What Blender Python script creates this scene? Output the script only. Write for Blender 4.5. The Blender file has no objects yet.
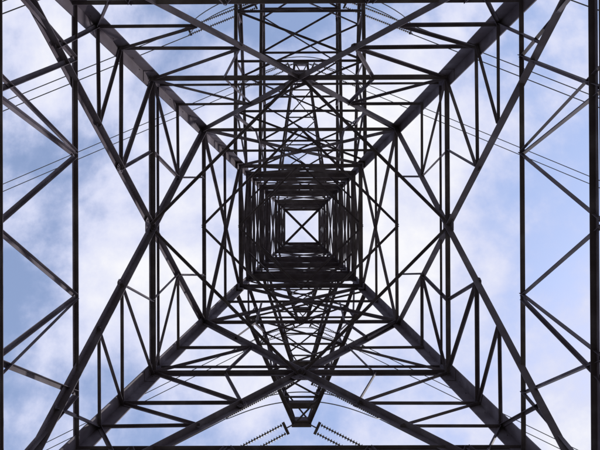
import bpy, math, random, bmesh
from mathutils import Vector
random.seed(4)
EYE=1.6
V=Vector
def w(h):
    if h<=22: return 6-0.168*h
    return 2.304-(h-22)*0.0395
# ---------------- materials
def steel(name,c1,c2,rough=.6,metal=.25,scale=3,c3=None):
    m=bpy.data.materials.new(name); m.use_nodes=True
    nt=m.node_tree; b=nt.nodes['Principled BSDF']
    tc=nt.nodes.new('ShaderNodeTexCoord'); n=nt.nodes.new('ShaderNodeTexNoise')
    n.inputs['Scale'].default_value=scale; n.inputs['Detail'].default_value=8
    nt.links.new(tc.outputs['Object'],n.inputs['Vector'])
    r=nt.nodes.new('ShaderNodeValToRGB'); r.color_ramp.elements[0].position=.35; r.color_ramp.elements[1].position=.68
    r.color_ramp.elements[0].color=(*c1,1); r.color_ramp.elements[1].color=(*c2,1)
    if c3:
        e=r.color_ramp.elements.new(.53); e.color=(*c3,1)
    nt.links.new(n.outputs['Fac'],r.inputs['Fac']); nt.links.new(r.outputs['Color'],b.inputs['Base Color'])
    b.inputs['Roughness'].default_value=rough; b.inputs['Metallic'].default_value=metal
    bp=nt.nodes.new('ShaderNodeBump'); bp.inputs['Strength'].default_value=.15
    nt.links.new(n.outputs['Fac'],bp.inputs['Height']); nt.links.new(bp.outputs['Normal'],b.inputs['Normal'])
    return m
M_steel=steel('weathered_steel',(.062,.046,.066),(.14,.122,.162),.75,.05,2.2,(.088,.072,.100))
M_wire=steel('aluminium_wire',(.10,.10,.12),(.15,.15,.17),.5,.4)
M_ins=steel('brown_porcelain',(.09,.07,.075),(.15,.13,.13),.4,0)
M_conc=steel('concrete',(.25,.24,.22),(.36,.35,.33),.9,0,6)
M_grass=steel('grass_ground_mat',(.07,.07,.035),(.16,.145,.09),.95,0,.8)
# ---------------- mesh buffers
class Buf:
    def __init__(s): s.v=[]; s.f=[]
    def prism(s,prof,p,q):
        n=len(prof); b=len(s.v)
        for o in prof: s.v.append(p+o)
        for o in prof: s.v.append(q+o)
        for i in range(n):
            j=(i+1)%n; s.f.append((b+i,b+j,b+n+j,b+n+i))
        s.f.append(tuple(b+i for i in range(n-1,-1,-1))); s.f.append(tuple(b+n+i for i in range(n)))
    def obj(s,name,mat,parent=None,smooth=False):
        me=bpy.data.meshes.new(name); me.from_pydata([(a.x,a.y,a.z+EYE) for a in s.v],[],s.f); me.update()
        ob=bpy.data.objects.new(name,me); bpy.context.scene.collection.objects.link(ob); me.materials.append(mat)
        if smooth:
            for p in me.polygons: p.use_smooth=True
        if parent: ob.parent=parent
        bm=bmesh.new(); bm.from_mesh(me); bmesh.ops.recalc_face_normals(bm,faces=bm.faces); bm.to_mesh(me); bm.free()
        return ob
def angle(B,p,q,size,nrm,flip=1,off=0.0,t=None,size2=None):
    p=V(p);q=V(q); d=(q-p)
    if d.length<1e-4: return
    d.normalize(); n=V(nrm); n=(n-d*n.dot(d)); n.normalize()
    a=n.cross(d)*flip
    t=t or max(.006,size*.1); s2=size2 or size
    off+=random.uniform(-.003,.003)
    o=n*off - a*size*.5
    prof=[o,o+a*size,o+a*size-n*t,o+a*t-n*t,o+a*t-n*s2,o-n*s2]
    B.prism(prof,p,q)
def tube(B,pts,r,n=6):
    base=len(B.v)
    for i,p in enumerate(pts):
        d=(pts[min(i+1,len(pts)-1)]-pts[max(i-1,0)]).normalized()
        u=V((0,0,1)).cross(d)
        if u.length<.01: u=V((1,0,0))
        u.normalize(); v=d.cross(u)
        for k in range(n):
            a=2*math.pi*k/n; B.v.append(p+(u*math.cos(a)+v*math.sin(a))*r)
    for i in range(len(pts)-1):
        for k in range(n):
            k2=(k+1)%n; B.f.append((base+i*n+k,base+i*n+k2,base+(i+1)*n+k2,base+(i+1)*n+k))
def lathe(B,p,d,prof,n=10):
    d=d.normalized(); u=V((0,0,1)).cross(d); u.normalize(); v=d.cross(u); base=len(B.v)
    for (x,r) in prof:
        for k in range(n):
            a=2*math.pi*k/n; B.v.append(p+d*x+(u*math.cos(a)+v*math.sin(a))*r)
    for i in range(len(prof)-1):
        for k in range(n):
            k2=(k+1)%n; B.f.append((base+i*n+k,base+i*n+k2,base+(i+1)*n+k2,base+(i+1)*n+k))
tower=bpy.data.objects.new('transmission_tower',None); bpy.context.scene.collection.objects.link(tower)
FACES=[(V((-1,0,0)),V((0,1,0))),(V((1,0,0)),V((0,1,0))),(V((0,-1,0)),V((1,0,0))),(V((0,1,0)),V((1,0,0)))]
def fp(F,u,h,x=None):
    n,t=F; W=w(h); return n*W+t*(u*W if x is None else x)+V((0,0,h))
legs=Buf()
for sx in (-1,1):
    for sy in (-1,1):
        for h0,h1,s in ((-1.45,8.75,.31),(8.75,14.3,.29),(14.3,22,.25),(22,33,.19),(33,45,.15)):
            p=V((sx*w(h0),sy*w(h0),h0)); q=V((sx*w(h1),sy*w(h1),h1)); t=.024
            a=V((-sx,0,0)); b=V((0,-sy,0)); o=V((0,0,0))
            prof=[o,a*s,a*s+b*t,a*t+b*t,a*t+b*s,b*s]
            legs.prism(prof,p,q)
            if h0>0:
                d=(q-p).normalized()
                for e in (a,b):
                    other=b if e is a else a
                    c=[-other*.012+e*.03,-other*.012+e*(s+.02),other*(t+.012)+e*(s+.02),other*(t+.012)+e*.03]
                    legs.prism(c,p-d*.45,p+d*.45)
legs.obj('legs',M_steel,tower)
br=Buf(); gp=Buf()
def plate(F,u,h,a,b,off=.02):
    n,t=F; c=fp(F,u,h); up=(fp(F,u,h+.5)-fp(F,u,h-.5)).normalized()
    nn=t.cross(up)
    if nn.dot(n)<0: nn=-nn
    c=c+nn*(off-.05)
    pr=[t*a+up*b*.5,t*a*.5+up*b,-t*a*.5+up*b,-t*a+up*b*.5,-t*a-up*b*.5,-t*a*.5-up*b,t*a*.5-up*b,t*a-up*b*.5]
    gp.prism(pr,c,c+nn*.014)
    for i in (-.5,0,.5):
        for j in (-.6,.6):
            o=c+t*a*i+up*b*j-nn*.018
            gp.prism([ (t*math.cos(k*math.pi/3)+up*math.sin(k*math.pi/3))*.016 for k in range(6)],o,o+nn*.02)
def mem(F,u0,h0,u1,h1,s,off=0,flip=1,x0=None,x1=None):
    j=.015 if s<.08 else .004
    angle(br,fp(F,u0,h0+random.uniform(-j,j)*2,x0),fp(F,u1,h1+random.uniform(-j,j)*2,x1),s*random.uniform(.93,1.07),F[0],flip,off)
def xcross(h0,h1):
    a=w(h0);b=w(h1); return h0+(h1-h0)*a/(a+b)
HB=8.70; HI=10.93
for fi,F in enumerate(FACES):
    yface = fi>=2
    mem(F,-.97,-1.0,0,HB,.13,.02); mem(F,.97,-1.0,0,HB,.13,.035,-1)
    for s in (-1,1):
        mem(F,s*.98,4.2,s*.56,3.4,.08,-.03); mem(F,s*.98,4.2,s*.30,5.9,.08,-.04)
        mem(F,s*.98,1.6,s*.76,1.3,.07,-.03)
        mem(F,s*.98,8.0,s*.30,5.9,.08,-.04)
    mem(F,-1,HB,1,HB,.14,.01); mem(F,-1,HB+.12,1,HB+.12,.09,-.05,-1)
    mem(F,-1,HI,1,HI,.085,.0)
    xs_o=[-3.9,-1.98,0,1.98,3.9]; xs_i=[-3.1,-1.3,1.3,3.1]
    for i in range(4):
        mem(F,0,HB,0,HI,.075,-.01,1,xs_o[i],xs_i[i]); mem(F,0,HB,0,HI,.075,-.03,-1,xs_o[i+1],xs_i[i])
    mem(F,0,HB,0,HI,.06,-.045,1,2.32,1.36)
    mem(F,0,HB,0,HI,.06,-.045,1,-2.32,-1.36)
    h0,h1=8.5,18.0; hc=xcross(h0,h1)
    mem(F,-1,h0,1,h1,.14,.03); mem(F,1,h0,-1,h1,.14,-.015,-1)
    mem(F,-1,hc,1,hc,.12,.005); mem(F,-.97,hc+.35,.97,hc+.35,.06,-.03)
    plate(F,0,hc,.26,.3)
    def ud(h):
        x=-w(h0)+(w(h0)+w(h1))*(h-h0)/(h1-h0); return abs(x)/w(h)
    for s in (-1,1):
        for hh,sz in ((12.7,.075),(11.75,.065)):
            mem(F,s*.99,hh,s*ud(hh),hh,sz,-.02)
        mem(F,s*.99,hc,s*ud(12.7),12.7,.075,-.03)
        mem(F,s*.99,12.7,s*ud(11.75),11.75,.065,-.03)
        mem(F,s*.99,11.75,s*ud(10.3),10.3,.065,-.03)
        mem(F,s*.5,hc,s*ud(12.7),12.7,.065,-.03)
        mem(F,s*.99,15.9,s*ud(15.9),15.9,.07,-.02)
        mem(F,s*.5,hc,s*ud(15.9),15.9,.065,-.03); mem(F,s*.99,hc,s*ud(15.9),15.9,.065,-.035)
        if yface:
            mem(F,s*.99,18,s*ud(16.6),16.6,.06,-.035)
            mem(F,s*.45,18,s*ud(16.6),16.6,.06,-.04)
            mem(F,s*.45,18,s*.5,20.0,.06,-.04)
        else:
            mem(F,s*.5,18,s*ud(15.9),15.9,.055,-.04)
        plate(F,s*.97,18,.14,.25)
        plate(F,s*.97,hc,.16,.22); plate(F,s*.98,HB,.2,.35)
        plate(F,s*ud(12.7),12.7,.1,.12)
    mem(F,-1,18,1,18,.10,0)
    mem(F,-1,18,1,22,.10,.02); mem(F,1,18,-1,22,.10,-.015,-1)
    hx=xcross(18,22); plate(F,0,hx,.15,.16)
    mem(F,-1,20.1,1,20.1,.08,-.02)
    mem(F,-1,22,1,22,.14,0)
    hs=[22,24.2,26.2,29,31.6,33.6,37.5,39.9,42.4,45]
    big={24.2,29,31.6,37.5,39.9,45}
    for i in range(len(hs)-1):
        h,hn=hs[i],hs[i+1]; k=.105-.001*(h-22)
        mem(F,-1,h,1,hn,k*.9,.015)
        mem(F,1,h,-1,hn,k*.9,-.012,-1)
        mem(F,-1,hn,1,hn,k*(1.7 if hn in big else 1.0)*(1.35 if yface else 1),0)
        if hn in big: mem(F,-1,hn-.35,1,hn-.35,k*.8,-.02)
        if (hn-h)>2.5: mem(F,-1,xcross(h,hn),1,xcross(h,hn),k*.6,-.02)
        plate(F,0,xcross(h,hn),.12,.13)
        for s in (-1,1): plate(F,s*.93,hn,.13,.18)
def plan(h,kind,s):
    W=w(h); up=V((0,0,1))
    if 'd' in kind:
        c=[V((W,0,h)),V((0,W,h)),V((-W,0,h)),V((0,-W,h))]
        for i in range(4): angle(br,c[i],c[(i+1)%4],s,up,1,-.01)
    if 'x' in kind:
        angle(br,V((W,W,h)),V((-W,-W,h)),s,up,1,.02); angle(br,V((-W,W,h)),V((W,-W,h)),s,up,-1,-.03)
plan(14.25,'d',.07); plan(18,'d',.07); plan(22,'d',.07)
plan(44.95,'x',.18)
for h in (24.2,29,37.5):
    W=w(h)
    for sx in (-1,1):
        for sy in (-1,1): angle(br,V((sx*W,sy*W*.45,h)),V((sx*W*.45,sy*W,h)),.07,V((0,0,1)),1,.03)
# ---------------- crossarms
arms=Buf()
def arm(sy,hb,L,tw,dep,nseg,s):
    wb=w(hb); wt=w(hb+dep); up=V((0,0,1))
    def B(sx,k): t=k/nseg; return V((sx*(wb+(tw-wb)*t),sy*(wb+(L-wb)*t),hb))
    def T(sx,k): t=k/nseg; return V((sx*(wt+(tw-wt)*t),sy*(wt+(L-wt)*t),hb+dep+(.35-dep)*t))
    for sx in (-1,1):
        angle(arms,B(sx,0),B(sx,nseg),s,up,sx,0); angle(arms,T(sx,0),T(sx,nseg),s*.9,up,sx,0)
        for k in range(nseg):
            n=V((sx,0,0))
            angle(arms,B(sx,k),T(sx,k+1),s*.5,n,1,-.01) if k%2 else angle(arms,T(sx,k),B(sx,k+1),s*.5,n,1,-.01)
            if k: angle(arms,B(sx,k),T(sx,k),s*.45,n,1,.01)
    for k in range(1,nseg+1):
        angle(arms,B(-1,k),B(1,k),s*.55,up,1,.01)
    for k in range(nseg):
        if k%2: angle(arms,B(-1,k),B(1,k+1),s*.5,up,1,.025)
        else: angle(arms,B(1,k),B(-1,k+1),s*.5,up,-1,-.02)
        if k%2==0: angle(arms,T(-1,k),T(1,k+1),s*.45,up,1,.02)
        else: angle(arms,T(1,k),T(-1,k+1),s*.45,up,1,.02)
    y=sy*L
    if tw<1:
        arms.prism([V((-tw-.1,0,0)),V((tw+.1,0,0)),V((tw+.1,.25,0)),V((-tw-.1,.25,0))],V((0,y-.12,hb-.03)),V((0,y-.12,hb+.38)))
        angle(arms,V((-tw-.18,y-.7*sy,hb)),V((tw+.18,y-.7*sy,hb)),.3,up,1,-.02)
LEV=[(21.6,7.2),(29,7.4),(37.5,6.0)]
for (hb,Lp) in LEV: arm(1,hb,Lp,.26,2.6,5,.14)
arm(-1,21.6,11.5,2.30,2.6,5,.14)
arm(-1,29,15.0,1.85,2.6,6,.16)
arm(-1,37.5,10.4,.4,2.4,5,.13)
arms.obj('crossarms',M_steel,tower)
br.obj('face_bracing',M_steel,tower); gp.obj('gusset_plates',M_steel,tower)
# ---------------- insulators, jumpers, conductors
ins=Buf(); hw=Buf(); jmp=Buf()
beta=math.radians(25)
def wire_obj(pts_list,name='power_line'):
    B=Buf()
    for pts in pts_list: tube(B,pts,.024,6)
    B.obj(name,M_wire,None,True)
def strings(A,sx,nd=32):
    d=V((sx*math.cos(beta),math.sin(beta),-.16)).normalized(); side=V((0,0,1)).cross(d).normalized()
    tube(hw,[A,A+d*.35],.025)
    hw.prism([side*.24,side*.24+d*.1,-side*.24+d*.1,-side*.24],A+d*.3,A+d*.3+V((0,0,.03)))
    for o in (-.17,.17):
        S=A+d*.42+side*o; tube(hw,[S,S+d*(nd*.105)],.012)
        for k in range(nd):
            lathe(ins,S+d*(k*.105),d,[(0,.025),(.015,.035),(.03,.07),(.042,.074),(.05,.068),(.04,.035),(.09,.022)],10)
    E=A+d*(.42+nd*.105)
    hw.prism([side*.24,side*.24+d*.1,-side*.24+d*.1,-side*.24],E,E+V((0,0,.03)))
    E=E+d*.1
    L=300; lines=[]
    for o in (-.2,.2):
        pts=[]
        for i in range(61):
            s=(i/60)**1.6*L; pts.append(E+side*o+V((d.x,d.y,0)).normalized()*s+V((0,0,-.155*s+.155*s*s/L)))
        lines.append(pts)
    wire_obj(lines)
    return E
def jumper(a0,b0,yo,sag):
    for o in (-.2,.2):
        a=a0+V((0,o,0)); b=b0+V((0,o,0)); pts=[]
        for i in range(33):
            t=i/32; k=4*t*(1-t)
            pts.append(a.lerp(b,t)+V((0,yo*k,-sag*(k**.7))))
        tube(jmp,pts,.024)
for (hb,Lp) in LEV:
    e=[strings(V((sx*.26,Lp,hb-.05)),sx) for sx in (-1,1)]
    jumper(e[0],e[1],-1.5,2.2)
for (hb,y,tw) in ((21.6,11.2,2.3),(29,11.0,1.9),(37.5,10.3,.45)):
    e=[strings(V((sx*tw,-y,hb-.05)),sx) for sx in (-1,1)]
    jumper(e[0],e[1],-1.0,2.4)
ins.obj('insulator_discs',M_ins,tower,True); hw.obj('insulator_hardware',M_steel,tower); jmp.obj('jumper_loops',M_wire,tower,True)
sb=Buf()
for sx,sy in ((1,1),(-1,-1)):
    for i in range(95):
        h=1.5+i*.45
        if h>44.5: break
        W=w(h); p=V((sx*W,sy*W,h)); d=V((sx,0,0)) if i%2 else V((0,sy,0)); q=V((0,-sy*.09,0)) if i%2 else V((-sx*.09,0,0))
        tube(sb,[p+q-d*.04,p+q+d*.16],.010,6)
sb.obj('step_bolts',M_steel,tower)
ft=Buf()
for sx in (-1,1):
    for sy in (-1,1):
        c=V((sx*6.2,sy*6.2,0))
        ft.prism([V((-.5,-.5,0)),V((.5,-.5,0)),V((.5,.5,0)),V((-.5,.5,0))],c+V((0,0,-1.9)),c+V((0,0,-1.3)))
ft.obj('concrete_footings',M_conc,tower)
# ---------------- ground
g=Buf(); N=64; R=[0,4,10,20,45,100,300,1000,3000]
g.v.append(V((0,0,-EYE)))
for r in R[1:]:
    for k in range(N):
        a=2*math.pi*k/N; g.v.append(V((r*math.cos(a),r*math.sin(a),-EYE+(random.uniform(-.04,.04) if r<1000 else 0))))
for k in range(N): g.f.append((0,1+k,1+(k+1)%N))
for i in range(len(R)-2):
    for k in range(N):
        k2=(k+1)%N; g.f.append((1+i*N+k,1+i*N+k2,1+(i+1)*N+k2,1+(i+1)*N+k))
g.obj('ground',M_grass,None,True)
# ---------------- sky
EL,ROT=math.radians(40),math.radians(62)
wd=bpy.data.worlds.new('World'); bpy.context.scene.world=wd; wd.use_nodes=True
nt=wd.node_tree; nd=nt.nodes; lk=nt.links; bg=nd['Background']
sky=nd.new('ShaderNodeTexSky'); sky.sky_type='NISHITA'; sky.sun_disc=False; sky.sun_elevation=EL; sky.sun_rotation=ROT
sky.air_density=1.5; sky.dust_density=.8; sky.ozone_density=1.8
skb=nd.new('ShaderNodeVectorMath'); skb.operation='MULTIPLY'; skb.inputs[1].default_value=(2.3,2.1,2.15); lk.new(sky.outputs['Color'],skb.inputs[0])
tc=nd.new('ShaderNodeTexCoord'); sep=nd.new('ShaderNodeSeparateXYZ'); lk.new(tc.outputs['Generated'],sep.inputs[0])
mx=nd.new('ShaderNodeMath'); mx.operation='MAXIMUM'; mx.inputs[1].default_value=.06; lk.new(sep.outputs['Z'],mx.inputs[0])
dv=nd.new('ShaderNodeVectorMath'); dv.operation='DIVIDE'; lk.new(tc.outputs['Generated'],dv.inputs[0])
cmb=nd.new('ShaderNodeCombineXYZ')
for i in range(3): lk.new(mx.outputs[0],cmb.inputs[i])
lk.new(cmb.outputs[0],dv.inputs[1])
mp=nd.new('ShaderNodeMapping'); mp.inputs['Location'].default_value=(7.35,4.2,0); lk.new(dv.outputs[0],mp.inputs[0])
n1=nd.new('ShaderNodeTexNoise'); n1.inputs['Scale'].default_value=2.3; n1.inputs['Detail'].default_value=10; n1.inputs['Roughness'].default_value=.56; n1.inputs['Distortion'].default_value=.3
n2=nd.new('ShaderNodeTexNoise'); n2.inputs['Scale'].default_value=8; n2.inputs['Detail'].default_value=8; n2.inputs['Roughness'].default_value=.6
lk.new(mp.outputs[0],n1.inputs['Vector']); lk.new(mp.outputs[0],n2.inputs['Vector'])
ad=nd.new('ShaderNodeMath'); ad.operation='MULTIPLY_ADD'; ad.inputs[1].default_value=.38; lk.new(n2.outputs['Fac'],ad.inputs[0]); lk.new(n1.outputs['Fac'],ad.inputs[2])
rp=nd.new('ShaderNodeValToRGB'); rp.color_ramp.elements[0].position=.56; rp.color_ramp.elements[1].position=.75; rp.color_ramp.interpolation='EASE'
rp.color_ramp.elements[0].color=(.15,.15,.15,1); rp.color_ramp.elements[1].color=(1,1,1,1)
lk.new(ad.outputs[0],rp.inputs['Fac'])
cl=nd.new('ShaderNodeValToRGB'); cl.color_ramp.elements[0].color=(.60,.66,.95,1); cl.color_ramp.elements[1].color=(.98,.98,1.02,1)
cl.color_ramp.elements[0].position=.60; cl.color_ramp.elements[1].position=.86
e=cl.color_ramp.elements.new(.74); e.color=(.76,.79,.98,1)
lk.new(ad.outputs[0],cl.inputs['Fac'])
sc=nd.new('ShaderNodeVectorMath'); sc.operation='SCALE'; sc.inputs['Scale'].default_value=9.7; lk.new(cl.outputs['Color'],sc.inputs[0])
mix=nd.new('ShaderNodeMix'); mix.data_type='RGBA'; lk.new(rp.outputs['Color'],mix.inputs['Factor'])
lk.new(skb.outputs[0],mix.inputs['A']); lk.new(sc.outputs[0],mix.inputs['B'])
lk.new(mix.outputs['Result'],bg.inputs['Color']); bg.inputs['Strength'].default_value=.1
sun=bpy.data.lights.new('sun','SUN'); sun.energy=3; sun.angle=math.radians(.5); sun.color=(1,.95,.88)
so=bpy.data.objects.new('sun',sun); bpy.context.scene.collection.objects.link(so)
dirv=V((math.sin(ROT)*math.cos(EL),math.cos(ROT)*math.cos(EL),math.sin(EL)))
so.rotation_euler=dirv.to_track_quat('Z','Y').to_euler(); so.location=(0,0,80)
# ---------------- camera
cam=bpy.data.cameras.new('camera'); cam.lens=35.5; cam.sensor_width=36; cam.clip_end=6000; cam.clip_start=.05
co=bpy.data.objects.new('camera',cam); bpy.context.scene.collection.objects.link(co)
co.location=(.09,.04,EYE); co.rotation_euler=(math.radians(180.2),math.radians(-.3),math.radians(.25))
s=bpy.context.scene; s.camera=co
s.view_settings.view_transform='Standard'; s.view_settings.look='None'; s.view_settings.exposure=0
